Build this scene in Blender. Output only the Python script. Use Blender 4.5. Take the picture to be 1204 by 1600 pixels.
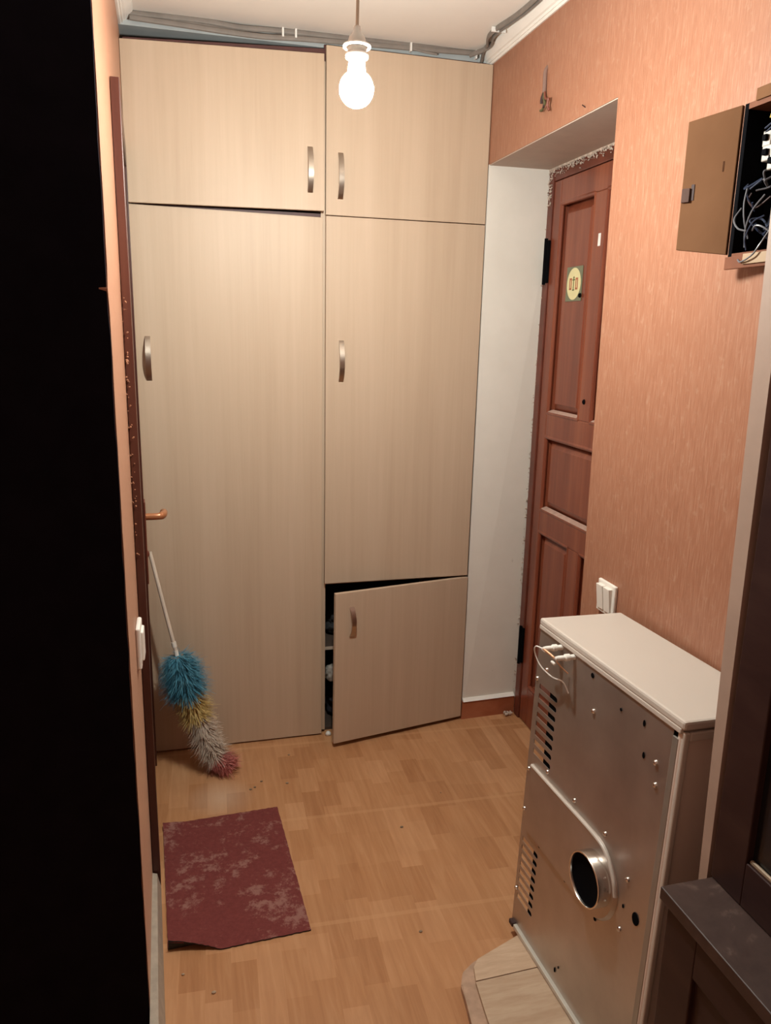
import bpy, bmesh, math, random
from mathutils import Vector, Matrix
random.seed(7)
for o in list(bpy.data.objects): bpy.data.objects.remove(o)
scn = bpy.context.scene
COL = scn.collection

# ------------------------------------------------------------------ camera
H_EYE = 1.5243
YAW, PITCH, ROLL = 0.2594, 0.2303, 0.0223
fw = Vector((math.sin(YAW)*math.cos(PITCH), math.cos(YAW)*math.cos(PITCH), -math.sin(PITCH)))
rt = Vector((math.cos(YAW), -math.sin(YAW), 0)); up = rt.cross(fw)
c_, s_ = math.cos(ROLL), math.sin(ROLL)
r2 = c_*rt + s_*up; u2 = -s_*rt + c_*up
cd = bpy.data.cameras.new('camera'); cam = bpy.data.objects.new('camera', cd); COL.objects.link(cam)
cd.sensor_fit = 'VERTICAL'; cd.sensor_height = 36; cd.lens = 1202.67/1600*36; cd.clip_start = .02
cam.matrix_world = Matrix(((r2.x, u2.x, -fw.x, 0), (r2.y, u2.y, -fw.y, 0), (r2.z, u2.z, -fw.z, H_EYE), (0, 0, 0, 1)))
scn.camera = cam
# ------------------------------------------------------------------ world, light, exposure
w = bpy.data.worlds.new('world'); scn.world = w; w.use_nodes = True
w.node_tree.nodes['Background'].inputs[0].default_value = (1.0, .50, .33, 1)
w.node_tree.nodes['Background'].inputs[1].default_value = .28
BULB_STRENGTH = 920.0
BULB_COLOR = (1.0, 1.04, .97, 1)
scn.view_settings.view_transform = 'Standard'; scn.view_settings.look = 'None'
scn.view_settings.exposure = 0.0; scn.view_settings.gamma = 1.0; scn.view_settings.use_curve_mapping = False

# ------------------------------------------------------------------ helpers
def mesh_obj(name, bm, mat, parent=None, smooth=False, local=False):
    me = bpy.data.meshes.new(name)
    bmesh.ops.recalc_face_normals(bm, faces=bm.faces[:])
    bm.to_mesh(me); bm.free()
    if mat: me.materials.append(mat)
    if smooth:
        for p in me.polygons: p.use_smooth = True
        try: me.set_sharp_from_angle(angle=math.radians(40))
        except Exception: pass
    o = bpy.data.objects.new(name, me); COL.objects.link(o)
    if parent: setp(o, parent, local)
    return o
def setp(o, parent, local=False):
    o.parent = parent
    if not local and parent.type == 'EMPTY':
        o.matrix_parent_inverse = Matrix.Translation(-Vector(parent.location))
def thing(name, label, cat, loc=(0, 0, 0), group=None):
    o = bpy.data.objects.new(name, None); COL.objects.link(o); o.location = loc; o.empty_display_size = .05
    tag(o, label, cat, group); return o
def tag(o, label, cat=None, group=None):
    o['label'] = label
    if cat: o['category'] = cat
    if group: o['group'] = group
    return o
def struct(o, label=None):
    o['kind'] = 'structure'
    if label: o['label'] = label
    return o
def sname(name, label, loc=(0, 0, 0)):
    o = bpy.data.objects.new(name, None); COL.objects.link(o); o.location = loc; o.empty_display_size = .05
    return struct(o, label)
def add_hexa(bm, P):
    """eight corners: bottom four then top four, both in the same turning order"""
    v = [bm.verts.new(p) for p in P]
    fs = [(0, 1, 2, 3), (4, 5, 6, 7), (0, 1, 5, 4), (1, 2, 6, 5), (2, 3, 7, 6), (3, 0, 4, 7)]
    return [bm.faces.new([v[i] for i in f]) for f in fs], v
def add_box(bm, x0, x1, y0, y1, z0, z1, bev=0, seg=2):
    fs, v = add_hexa(bm, [(x0, y0, z0), (x1, y0, z0), (x1, y1, z0), (x0, y1, z0), (x0, y0, z1), (x1, y0, z1), (x1, y1, z1), (x0, y1, z1)])
    if bev:
        es = list({e for f in fs for e in f.edges})
        bmesh.ops.bevel(bm, geom=es, offset=bev, segments=seg, affect='EDGES', profile=.5)
    return bm
def box(name, x0, x1, y0, y1, z0, z1, mat, parent=None, bev=0, seg=2, local=False):
    bm = bmesh.new(); add_box(bm, x0, x1, y0, y1, z0, z1, bev, seg)
    return mesh_obj(name, bm, mat, parent, local=local)
def hexa(name, P, mat, parent=None, bev=0):
    bm = bmesh.new(); fs, v = add_hexa(bm, P)
    if bev: bmesh.ops.bevel(bm, geom=bm.edges[:], offset=bev, segments=2, affect='EDGES', profile=.5)
    return mesh_obj(name, bm, mat, parent)
def add_prism(bm, poly, f0, f1):
    """poly: list of (a,b); f0/f1 map (a,b)->3d for the two ends"""
    A = [bm.verts.new(f0(a, b)) for a, b in poly]; B = [bm.verts.new(f1(a, b)) for a, b in poly]
    n = len(poly)
    bm.faces.new(A); bm.faces.new(B[::-1])
    for i in range(n): bm.faces.new((A[i], A[(i+1) % n], B[(i+1) % n], B[i]))
def catmull(pts, n=8):
    P = [Vector(p) for p in pts]
    if len(P) < 3: return P
    P = [P[0]*2-P[1]] + P + [P[-1]*2-P[-2]]
    out = []
    for i in range(1, len(P)-2):
        for k in range(n):
            t = k/n; a, b, c, d = P[i-1:i+3]
            out.append(.5*((2*b)+(c-a)*t+(2*a-5*b+4*c-d)*t*t+(3*b-a-3*c+d)*t**3))
    out.append(P[-2]); return out
def add_tube(bm, pts, r, seg=8, smooth=True, flat=1.0):
    P = catmull(pts) if smooth else [Vector(p) for p in pts]
    rings = []; prev = None
    for i, p in enumerate(P):
        t = (P[min(i+1, len(P)-1)]-P[max(i-1, 0)]).normalized()
        ref = prev if prev is not None else (Vector((0, 0, 1)) if abs(t.z) < .9 else Vector((1, 0, 0)))
        a = (ref-t*ref.dot(t)).normalized(); b = t.cross(a); prev = a
        rr = r(i/(len(P)-1)) if callable(r) else r
        rings.append([bm.verts.new(p+a*rr*math.cos(2*math.pi*k/seg)+b*rr*flat*math.sin(2*math.pi*k/seg)) for k in range(seg)])
    for i in range(len(rings)-1):
        for k in range(seg): bm.faces.new((rings[i][k], rings[i][(k+1) % seg], rings[i+1][(k+1) % seg], rings[i+1][k]))
    bm.faces.new(rings[0][::-1]); bm.faces.new(rings[-1])
def tube(name, pts, r, mat, parent=None, seg=8, smooth=True, flat=1.0, local=False):
    bm = bmesh.new(); add_tube(bm, pts, r, seg, smooth, flat); return mesh_obj(name, bm, mat, parent, smooth=True, local=local)
def add_lathe(bm, prof, M=Matrix(), seg=32):
    """prof: (radius, height) list around local z"""
    rings = []
    for r, z in prof:
        if r < 1e-6: rings.append([bm.verts.new(M@Vector((0, 0, z)))])
        else: rings.append([bm.verts.new(M@Vector((r*math.cos(2*math.pi*k/seg), r*math.sin(2*math.pi*k/seg), z))) for k in range(seg)])
    for a, b in zip(rings, rings[1:]):
        for k in range(seg):
            if len(a) == 1 and len(b) == 1: continue
            if len(a) == 1: bm.faces.new((a[0], b[k], b[(k+1) % seg]))
            elif len(b) == 1: bm.faces.new((a[k], a[(k+1) % seg], b[0]))
            else: bm.faces.new((a[k], a[(k+1) % seg], b[(k+1) % seg], b[k]))
def lathe(name, prof, M, mat, parent=None, seg=32, local=False):
    bm = bmesh.new(); add_lathe(bm, prof, M, seg); return mesh_obj(name, bm, mat, parent, smooth=True, local=local)

# ------------------------------------------------------------------ materials
class NT:
    def __init__(s, name):
        s.m = bpy.data.materials.new(name); s.m.use_nodes = True; s.t = s.m.node_tree
        s.b = s.t.nodes['Principled BSDF']
    def n(s, typ, **kw):
        nd = s.t.nodes.new(typ)
        for k, v in kw.items():
            if k.startswith('i_'): nd.inputs[int(k[2:]) if k[2:].isdigit() else k[2:]].default_value = v
            else: setattr(nd, k, v)
        return nd
    def l(s, a, b): s.t.links.new(a, b)
    def coords(s, scale=(1, 1, 1), rot=(0, 0, 0), which='Object'):
        tc = s.n('ShaderNodeTexCoord'); mp = s.n('ShaderNodeMapping')
        mp.inputs['Scale'].default_value = scale; mp.inputs['Rotation'].default_value = rot
        s.l(tc.outputs[which], mp.inputs['Vector']); return mp.outputs['Vector']
    def noise(s, vec, scale=5, detail=4, rough=.55, dist=0):
        nd = s.n('ShaderNodeTexNoise'); nd.inputs['Scale'].default_value = scale; nd.inputs['Detail'].default_value = detail
        nd.inputs['Roughness'].default_value = rough; nd.inputs['Distortion'].default_value = dist
        s.l(vec, nd.inputs['Vector']); return nd.outputs['Fac']
    def ramp(s, fac, stops):
        nd = s.n('ShaderNodeValToRGB'); cr = nd.color_ramp
        while len(cr.elements) < len(stops): cr.elements.new(.5)
        for e, (p, c) in zip(cr.elements, stops): e.position = p; e.color = (*c, 1) if len(c) == 3 else c
        s.l(fac, nd.inputs['Fac']); return nd.outputs['Color']
    def mix(s, fac, a, b, mode='MIX'):
        nd = s.n('ShaderNodeMix', data_type='RGBA', blend_type=mode)
        for sock, v in ((nd.inputs[0], fac), (nd.inputs[6], a), (nd.inputs[7], b)):
            if hasattr(v, 'node'): s.l(v, sock)
            else: sock.default_value = v if not isinstance(v, tuple) else ((*v, 1) if len(v) == 3 else v)
        return nd.outputs[2]
    def math(s, op, a, b=None):
        nd = s.n('ShaderNodeMath', operation=op)
        for i, v in enumerate((a, b)):
            if v is None: continue
            if hasattr(v, 'node'): s.l(v, nd.inputs[i])
            else: nd.inputs[i].default_value = v
        return nd.outputs[0]
    def bump(s, h, strength=.2, dist=.01):
        nd = s.n('ShaderNodeBump'); nd.inputs['Strength'].default_value = strength; nd.inputs['Distance'].default_value = dist
        s.l(h, nd.inputs['Height']); s.l(nd.outputs['Normal'], s.b.inputs['Normal'])
    def col(s, c):
        if hasattr(c, 'node'): s.l(c, s.b.inputs['Base Color'])
        else: s.b.inputs['Base Color'].default_value = (*c, 1)
    def set(s, rough=.5, metal=0, spec=None, coat=None):
        s.b.inputs['Roughness'].default_value = rough; s.b.inputs['Metallic'].default_value = metal
        if spec is not None: s.b.inputs['Specular IOR Level'].default_value = spec
        if coat is not None: s.b.inputs['Coat Weight'].default_value = coat; s.b.inputs['Coat Roughness'].default_value = .15
        return s.m
def plain(name, c, rough=.5, metal=0, var=.08, scale=14, spec=None, bump=0):
    t = NT(name); v = t.coords(); f = t.noise(v, scale, 4)
    lo = tuple(max(0, x*(1-var)) for x in c); hi = tuple(min(1, x*(1+var)) for x in c)
    t.col(t.ramp(f, [(.3, lo), (.7, hi)]))
    if bump: t.bump(t.noise(v, scale*6, 3), bump, .002)
    return t.set(rough, metal, spec)
def streaky(name, lo, mid, hi, scale=(30, 30, 1.2), rough=.4, spec=.5, bump=.03, coat=None, fine=.3):
    t = NT(name); v = t.coords(scale); a = t.noise(v, 1.0, 5, .6, .4)
    v2 = t.coords((scale[0]*5, scale[1]*5, scale[2]*3)); b = t.noise(v2, 1.0, 3, .6)
    f = t.math('ADD', t.math('MULTIPLY', a, 1-fine), t.math('MULTIPLY', b, fine))
    t.col(t.ramp(f, [(.36, lo), (.5, mid), (.64, hi)]))
    if bump: t.bump(b, bump, .002)
    return t.set(rough, 0, spec, coat)

M_LAM = streaky('pale_laminate', (.485, .355, .250), (.52, .386, .276), (.55, .412, .300), (13, 13, .55), rough=.48, spec=.36, fine=.32)
M_LAMD = plain('dark_board_edge', (.075, .022, .018), .55, var=.25)
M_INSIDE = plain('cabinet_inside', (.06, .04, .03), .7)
def wallpaper():
    t = NT('orange_wallpaper')
    v = t.coords((260, 260, 22)); a = t.noise(v, 1.0, 4, .6)
    v2 = t.coords((70, 70, 55)); b = t.noise(v2, 1.0, 3, .5)
    v3 = t.coords((1.3, 1.3, 1.3)); cc = t.noise(v3, 2.0, 3, .5)
    c = t.ramp(a, [(.32, (.29, .118, .066)), (.52, (.335, .145, .084)), (.70, (.385, .195, .122))])
    c = t.mix(t.ramp(b, [(.60, (0, 0, 0)), (.74, (.32, .32, .32))]), c, (.46, .285, .19))
    c = t.mix(t.ramp(cc, [(.35, (0, 0, 0)), (.75, (.22, .22, .22))]), c, (.28, .118, .064))
    t.col(c); t.bump(a, .35, .0016)
    t.b.inputs['Sheen Weight'].default_value = .30; t.b.inputs['Sheen Tint'].default_value = (1, .62, .42, 1); t.b.inputs['Sheen Roughness'].default_value = .35
    return t.set(.42, 0, .5)
M_PAPER = wallpaper()
def floor_mat():
    t = NT('parquet_print_linoleum')
    tc = t.n('ShaderNodeTexCoord'); sp = t.n('ShaderNodeSeparateXYZ')
    rot = t.n('ShaderNodeMapping'); rot.inputs['Rotation'].default_value = (0, 0, .04)
    t.l(tc.outputs['Object'], rot.inputs['Vector']); t.l(rot.outputs['Vector'], sp.inputs[0])
    x, y = sp.outputs['X'], sp.outputs['Y']
    cx = t.math('FLOOR', t.math('DIVIDE', x, .062))
    wn = t.n('ShaderNodeTexWhiteNoise', noise_dimensions='1D'); t.l(cx, wn.inputs['W'])
    ro = t.math('ADD', t.math('DIVIDE', y, .145), t.math('MULTIPLY', wn.outputs['Value'], 3.0))
    cy = t.math('FLOOR', ro)
    cmb = t.n('ShaderNodeCombineXYZ'); t.l(cx, cmb.inputs[0]); t.l(cy, cmb.inputs[1])
    w2 = t.n('ShaderNodeTexWhiteNoise', noise_dimensions='2D'); t.l(cmb.outputs[0], w2.inputs['Vector'])
    base = t.ramp(w2.outputs['Value'], [(0, (.375, .165, .070)), (.3, (.45, .215, .096)), (.65, (.50, .25, .118)), (1, (.575, .305, .155))])
    v = t.coords((60, 4.5, 1)); g = t.noise(v, 1.0, 5, .6, .6)
    base = t.mix(.34, base, t.ramp(g, [(.34, (.37, .165, .068)), (.52, (.50, .25, .113)), (.68, (.61, .345, .18))]))
    # broad dirt
    d = t.noise(t.coords((1, 1, 1)), 3.2, 5, .6)
    base = t.mix(t.ramp(d, [(.45, (0, 0, 0)), (.8, (.35, .35, .35))]), base, (.40, .205, .10))
    # cross seams of the print, one every 0.46 m
    fr = t.math('FRACT', t.math('DIVIDE', t.math('ADD', y, .13), .46))
    sm = t.math('LESS_THAN', fr, .03)
    base = t.mix(t.math('MULTIPLY', sm, .35), base, (.60, .335, .17))
    # pale scuffed patch close to the dust mop
    dx = t.math('SUBTRACT', x, -.02); dy = t.math('SUBTRACT', y, 2.33)
    dd = t.math('SQRT', t.math('ADD', t.math('MULTIPLY', dx, dx), t.math('MULTIPLY', dy, dy)))
    sc = t.math('MULTIPLY', t.math('SUBTRACT', 1.0, t.math('MINIMUM', t.math('DIVIDE', dd, .12), 1.0)), d)
    base = t.mix(sc, base, (.62, .46, .34))
    t.col(base)
    rr = t.n('ShaderNodeMapRange'); rr.inputs['To Min'].default_value = .34; rr.inputs['To Max'].default_value = .55
    t.l(d, rr.inputs['Value']); t.l(rr.outputs[0], t.b.inputs['Roughness'])
    t.b.inputs['Specular IOR Level'].default_value = .35
    t.bump(g, .05, .002)
    return t.m
M_FLOOR = floor_mat()
M_CEIL = plain('ceiling_paint', (.80, .745, .68), .85, var=.03, scale=4)
M_CORN = plain('cornice_white', (.84, .80, .74), .6, var=.03)
M_TOPW = plain('blue_grey_wall_paint', (.42, .44, .44), .8, var=.08)
def plaster():
    t = NT('white_reveal_paint'); v = t.coords()
    a = t.noise(v, 6, 4); c = t.ramp(a, [(.3, (.70, .66, .59)), (.7, (.76, .72, .65))])
    b = t.noise(t.coords((9, 9, 5)), 2.2, 6, .7); c = t.mix(t.ramp(b, [(.66, (0, 0, 0)), (.72, (.75, .75, .75))]), c, (.22, .16, .12))
    # scuffs only low down: keep clean above
    t2 = t.n('ShaderNodeTexCoord'); sp = t.n('ShaderNodeSeparateXYZ'); t.l(t2.outputs['Object'], sp.inputs[0])
    lowf = t.n('ShaderNodeMapRange'); lowf.inputs['From Min'].default_value = .75; lowf.inputs['From Max'].default_value = .55
    lowf.clamp = True; t.l(sp.outputs['Z'], lowf.inputs['Value'])
    c2 = t.ramp(a, [(.3, (.70, .66, .59)), (.7, (.76, .72, .65))])
    t.col(t.mix(lowf.outputs[0], c2, c)); t.bump(t.noise(v, 40, 3), .1, .002)
    return t.set(.6, 0, .3)
M_REV = plaster()
M_SOFF = plain('soffit_grey_brown', (.52, .42, .35), .7, var=.05)  # even grey-brown, darker than the white niche side
M_DOOR = streaky('red_brown_varnished_wood', (.155, .036, .018), (.21, .053, .026), (.27, .078, .038), (14, 14, 1.0), rough=.33, spec=.5, bump=.04, coat=.10)
M_DOORD = plain('darker_varnish', (.13, .032, .018), .4, var=.2)
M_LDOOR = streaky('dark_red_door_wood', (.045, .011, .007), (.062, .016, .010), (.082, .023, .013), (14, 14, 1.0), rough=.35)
M_SKIRT = streaky('terracotta_skirting', (.30, .085, .035), (.36, .11, .05), (.42, .15, .075), (3, 3, 8), rough=.45)
M_GREYB = plain('grey_plastic_skirting', (.42, .36, .29), .6, var=.12, scale=40)
M_DARKW = plain('wall_end_painted_shade', (.006, .005, .008), .9, var=.2, spec=.05)  # near-black colour stands in for the missing light on the wall end
M_DRESS = streaky('dark_wenge_wood', (.028, .012, .011), (.036, .016, .014), (.046, .022, .018), (14, 3, 14), rough=.45, spec=.2)
def dusty():
    t = NT('dusty_dark_top'); v = t.coords((1, 1, 1))
    a = t.noise(v, 9, 6, .65, .3); c = t.ramp(a, [(.40, (.040, .020, .016)), (.56, (.058, .032, .026)), (.72, (.19, .125, .10))])
    t.col(c); return t.set(.5, 0, .4)
M_DUST = dusty()
M_EDGE = plain('pale_edge_board', (.40, .285, .225), .55, var=.06)
M_METAL = None
def galv():
    t = NT('galvanised_sheet'); v = t.coords((3, 3, 3)); a = t.noise(v, 2.2, 4, .6)
    t.col(t.ramp(a, [(.3, (.44, .385, .345)), (.7, (.56, .50, .45))]))
    vo = t.n('ShaderNodeTexVoronoi'); vo.inputs['Scale'].default_value = 45; t.l(t.coords(), vo.inputs['Vector'])
    m = t.n('ShaderNodeMapRange'); m.inputs['To Min'].default_value = .34; m.inputs['To Max'].default_value = .46; t.l(a, m.inputs['Value'])
    t.l(m.outputs[0], t.b.inputs['Roughness']); t.b.inputs['Metallic'].default_value = .85
    return t.m
M_METAL = galv()
M_CHROME = plain('bright_zinc', (.75, .72, .68), .22, 1, var=.05)
M_HANDLE = plain('brushed_nickel', (.50, .42, .35), .30, 1, var=.05)
M_ENAMEL = plain('white_enamel', (.57, .51, .45), .32, var=.015, scale=3)
M_ENAMELS = plain('white_enamel_side', (.74, .62, .54), .25, var=.02, scale=3)
M_GREYM = plain('grey_flange', (.36, .33, .29), .45, .6, var=.05)
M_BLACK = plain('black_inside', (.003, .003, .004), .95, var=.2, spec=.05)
M_RUBBER = plain('dark_rubber', (.045, .02, .018), .7)
M_WHITEP = plain('white_plastic', (.80, .75, .68), .38, var=.02)
M_WIREC = plain('copper_wire', (.75, .42, .25), .35, .6)
M_CERAM = plain('white_ceramic', (.80, .78, .72), .3)
def mat_mat():
    t = NT('maroon_mat'); v = t.coords()
    a = t.noise(v, 17, 8, .78); b = t.noise(v, 90, 4, .7); e = t.noise(v, 3.2, 3, .5)
    base = t.ramp(b, [(.3, (.150, .034, .031)), (.7, (.19, .046, .042))])
    d = t.math('MULTIPLY', a, t.math('ADD', t.math('MULTIPLY', e, .8), .62))
    d = t.math('ADD', d, t.math('MULTIPLY', b, .22))
    # dust lies away from the right edge
    c = t.mix(t.ramp(d, [(.66, (0, 0, 0)), (.76, (.40, .40, .40))]), base, (.44, .27, .22))
    t.col(c); t.bump(b, .3, .003)
    return t.set(.85, 0, .2)
M_MAT = mat_mat()
M_MATB = plain('black_mat_back', (.015, .012, .012), .8)
M_BOARD = streaky('pale_plywood', (.50, .35, .235), (.57, .41, .285), (.63, .48, .35), (5, 30, 5), rough=.6, spec=.25)
M_BOARD2 = streaky('grey_pine_plank', (.44, .30, .20), (.50, .36, .25), (.56, .42, .30), (4, 26, 4), rough=.65, spec=.2)
M_RIM = plain('rough_edge_wood', (.44, .29, .20), .7, var=.2, scale=30)
M_CABLE = plain('grey_cable', (.20, .172, .15), .6, var=.12, scale=30)
M_CLIP = plain('white_clip', (.80, .78, .74), .4)
M_CORD = plain('beige_cord', (.36, .28, .21), .5)
M_LEAF = streaky('tan_fibreboard', (.15, .072, .036), (.17, .083, .042), (.19, .094, .048), (4, 4, 3), rough=.85, spec=.04, fine=.15)
M_BOXW = plain('reddish_box_wood', (.17, .06, .03), .7, var=.15, spec=.2)
M_PALEW = plain('pale_box_wood', (.36, .24, .14), .6)
M_BLUEW = plain('blue_wire', (.02, .03, .06), .4)
M_YELW = plain('yellow_wire', (.62, .46, .12), .4)
M_GREYW = plain('grey_wire', (.13, .13, .145), .4)
M_BROWNC = plain('brown_panel_card', (.30, .14, .09), .6)
M_BREAK = plain('white_breaker', (.34, .31, .27), .4)

# ------------------------------------------------------------------ setting
D = 2.669; CEIL = 2.44; XR = 1.049; XD = 1.281
def lw(y): return -.12-.0205*(y-1.5)          # left wall surface
floor = struct(box('floor', -1.6, 1.40, .15, 3.3, -.04, 0, M_FLOOR), 'worn parquet-print linoleum floor')
ceil = struct(box('ceiling', -1.6, 1.40, .15, 3.3, CEIL, CEIL+.05, M_CEIL), 'off-white painted ceiling')
# left wall: wallpaper face with a slightly ragged near end
bm = bmesh.new()
zs = [i*CEIL/60 for i in range(61)]
prev = None
for z in zs:
    j = random.uniform(-.004, .004) - (.016 if 1.55 < z < 1.6 else 0)
    a = bm.verts.new((lw(1.503), 1.503+j, z)); b = bm.verts.new((lw(3.3), 3.3, z))
    a2 = bm.verts.new((-.35, 1.508, z)); b2 = bm.verts.new((-.35, 3.3, z))
    if prev:
        bm.faces.new((prev[0], prev[1], b, a)); bm.faces.new((prev[0], a, a2, prev[2])); bm.faces.new((prev[3], b2, b, prev[1])); bm.faces.new((prev[2], a2, b2, prev[3]))
    else: bm.faces.new((a, b, b2, a2))
    prev = (a, b, a2, b2)
bm.faces.new((prev[0], prev[2], prev[3], prev[1]))
struct(mesh_obj('wall_left', bm, M_PAPER), 'narrow orange wallpapered wall at left')
# its end facing the camera, lack of light painted as near-black
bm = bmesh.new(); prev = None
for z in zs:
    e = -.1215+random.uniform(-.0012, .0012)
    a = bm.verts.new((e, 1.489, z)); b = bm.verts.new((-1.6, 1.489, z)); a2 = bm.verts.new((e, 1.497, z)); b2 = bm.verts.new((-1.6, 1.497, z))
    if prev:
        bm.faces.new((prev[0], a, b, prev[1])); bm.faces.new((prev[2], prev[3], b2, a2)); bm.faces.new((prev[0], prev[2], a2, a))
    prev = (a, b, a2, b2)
struct(mesh_obj('wall_near', bm, M_DARKW), 'end of wall in the foreground at left, its shade painted near-black')
# right wall with the door niche
NZ, NY = 2.0905, 1.843
def nyz(z): return 1.80+.0205*z     # near jamb leans a touch
bm = bmesh.new()
add_box(bm, XR, XR+.30, .15, 1.79, 0, CEIL)
add_hexa(bm, [(XR, 1.79, 0), (XR+.30, 1.79, 0), (XR+.30, nyz(0), 0), (XR, nyz(0), 0), (XR, 1.79, NZ), (XR+.30, 1.79, NZ), (XR+.30, NY, NZ), (XR, NY, NZ)])
add_box(bm, XR, XR+.30, 1.79, 2.70, NZ, CEIL)
struct(mesh_obj('wall_right', bm, M_PAPER), 'orange textured wallpaper wall with deep door niche')
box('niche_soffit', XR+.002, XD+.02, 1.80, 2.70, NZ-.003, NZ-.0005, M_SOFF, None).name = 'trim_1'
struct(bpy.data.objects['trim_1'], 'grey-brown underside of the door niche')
rev = hexa('wall_back', [(XR, D+.012, 0), (XD+.03, D+.025, 0), (XD+.03, 3.3, 0), (XR, 3.3, 0), (XR, D-.001, NZ), (XD+.03, D-.008, NZ), (XD+.03, 3.3, NZ), (XR, 3.3, NZ)], M_REV)
struct(rev, 'white painted side of the door niche')
struct(box('wall_top', -.30, XR, 2.70, 3.3, 2.403, CEIL, M_TOPW), 'blue-grey strip of wall above the wardrobe')
b = hexa('baseboard_back', [(XR-.004, D+.001, .0), (XD-.004, D+.010, .0), (XD-.004, D+.035, .0), (XR-.004, D+.03, .0),
    (XR-.002, D-.001, .077), (XD-.004, D+.008, .077), (XD-.004, D+.035, .077), (XR-.002, D+.03, .077)], M_SKIRT)
struct(b, 'terracotta wooden skirting under the white reveal')
b = hexa('trim_2', [(XR, D-.006, .078), (XD-.006, D+.004, .078), (XD-.006, D+.03, .078), (XR, D+.03, .078), (XR, D+.006, .088), (XD-.006, D+.014, .088), (XD-.006, D+.03, .088), (XR, D+.03, .088)], M_CORN)
struct(b, 'white plaster bead above the terracotta skirting')
# cornices
prof = [(0, -.036), (.006, -.037), (.010, -.031), (.013, -.032), (.016, -.026), (.022, -.024), (.042, -.006), (.044, 0), (0, 0)]
bm = bmesh.new(); add_prism(bm, prof, lambda a, b: (XR-a, .15, CEIL+b), lambda a, b: (XR-a, 2.70, CEIL+b))
struct(mesh_obj('trim_3', bm, M_CORN), 'white moulded cornice along the orange right wall')
bm = bmesh.new(); add_prism(bm, prof, lambda a, b: (lw(1.5)+a, 1.5, CEIL+b), lambda a, b: (lw(2.70)+a, 2.70, CEIL+b))
struct(mesh_obj('trim_4', bm, M_CORN), 'white moulded cornice above the left wall')
b = hexa('baseboard_left', [(-.0860, 1.43, 0), (-.1075, 1.945, 0), (lw(1.945), 1.945, 0), (lw(1.43), 1.43, 0), (-.100, 1.43, .044), (-.1165, 1.945, .044), (lw(1.945), 1.945, .048), (lw(1.43), 1.43, .048)], M_GREYB)
struct(b, 'narrow grey skirting board along the left wall')

# ------------------------------------------------------------------ entry door in the niche
d1 = sname('door_1', 'red-brown panelled wooden entry door in the niche', (XD, 2.25, 0))
Y0, Y1 = 1.83, 2.668
def dbox(name, y0, y1, z0, z1, dx0, dx1, mat=None, bev=.003, par=None):
    return box(name, XD+dx0, XD+dx1, y0, y1, z0, z1, mat or M_DOOR, par or d1, bev)
dbox('jamb', 2.632, 2.672, .0, NZ-.004, -.006, .06, M_DOORD)
dbox('jamb', Y0-.01, Y0+.03, .0, NZ-.004, -.006, .06, M_DOORD)
dbox('head_jamb', Y0+.03, 2.632, 2.045, NZ-.004, -.002, .06, M_DOORD)
YA, YB = Y0+.032, 2.630
dbox('stile', 2.572, YB, .005, 2.043, 0, .045)
dbox('stile', YA, 1.955, .005, 2.043, 0, .045)
dbox('rail', 1.955, 2.572, 1.965, 2.043, 0, .045)
dbox('rail', 1.955, 2.572, 1.162, 1.248, 0, .045)
dbox('rail', 1.955, 2.572, .803, .888, 0, .045)
dbox('rail', 1.955, 2.572, .005, .165, 0, .045)
dbox('muntin', 2.262, 2.340, 1.248, 1.965, 0, .045)
dbox('muntin', 2.262, 2.340, .165, .803, 0, .045)
def panel(y0, y1, z0, z1):
    bm = bmesh.new()
    b_ = .038
    back = .028; front = .010
    def ring(i, x): return [bm.verts.new((XD+x, yy, zz)) for yy, zz in ((y0+i, z0+i), (y1-i, z0+i), (y1-i, z1-i), (y0+i, z1-i))]
    R = [ring(-.004, back), ring(.008, back), ring(b_, front), ]
    for A, B in zip(R, R[1:]):
        for k in range(4): bm.faces.new((A[k], A[(k+1) % 4], B[(k+1) % 4], B[k]))
    bm.faces.new(R[-1]); K = ring(-.004, .04)
    for k in range(4): bm.faces.new((R[0][k], R[0][(k+1) % 4], K[(k+1) % 4], K[k]))
    bm.faces.new(K[::-1])
    p = mesh_obj('panel', bm, M_DOOR, d1)
    # rounded moulding round the panel
    bm = bmesh.new()
    for a, c in (((y0, z0), (y1, z0)), ((y1, z0), (y1, z1)), ((y1, z1), (y0, z1)), ((y0, z1), (y0, z0))):
        add_tube(bm, [(XD+.006, a[0], a[1]), (XD+.006, c[0], c[1])], .0085, 8, smooth=False)
    mesh_obj('moulding', bm, M_DOOR, p, smooth=True)
for y0, y1 in ((2.340, 2.572), (1.955, 2.262)):
    panel(y0, y1, 1.248, 1.965); panel(y0, y1, .165, .803)
panel(1.955, 2.572, .888, 1.162)
for z0, z1 in ((1.706, 1.851), (.244, .391)):
    h = dbox('hinge', 2.628, 2.650, z0, z1, -.012, -.001, M_BLACK, .002)
    tube('hinge_pin', [(XD-.014, 2.640, z0-.006), (XD-.014, 2.640, z1+.006)], .006, M_BLACK, h, 10, smooth=False)
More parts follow.
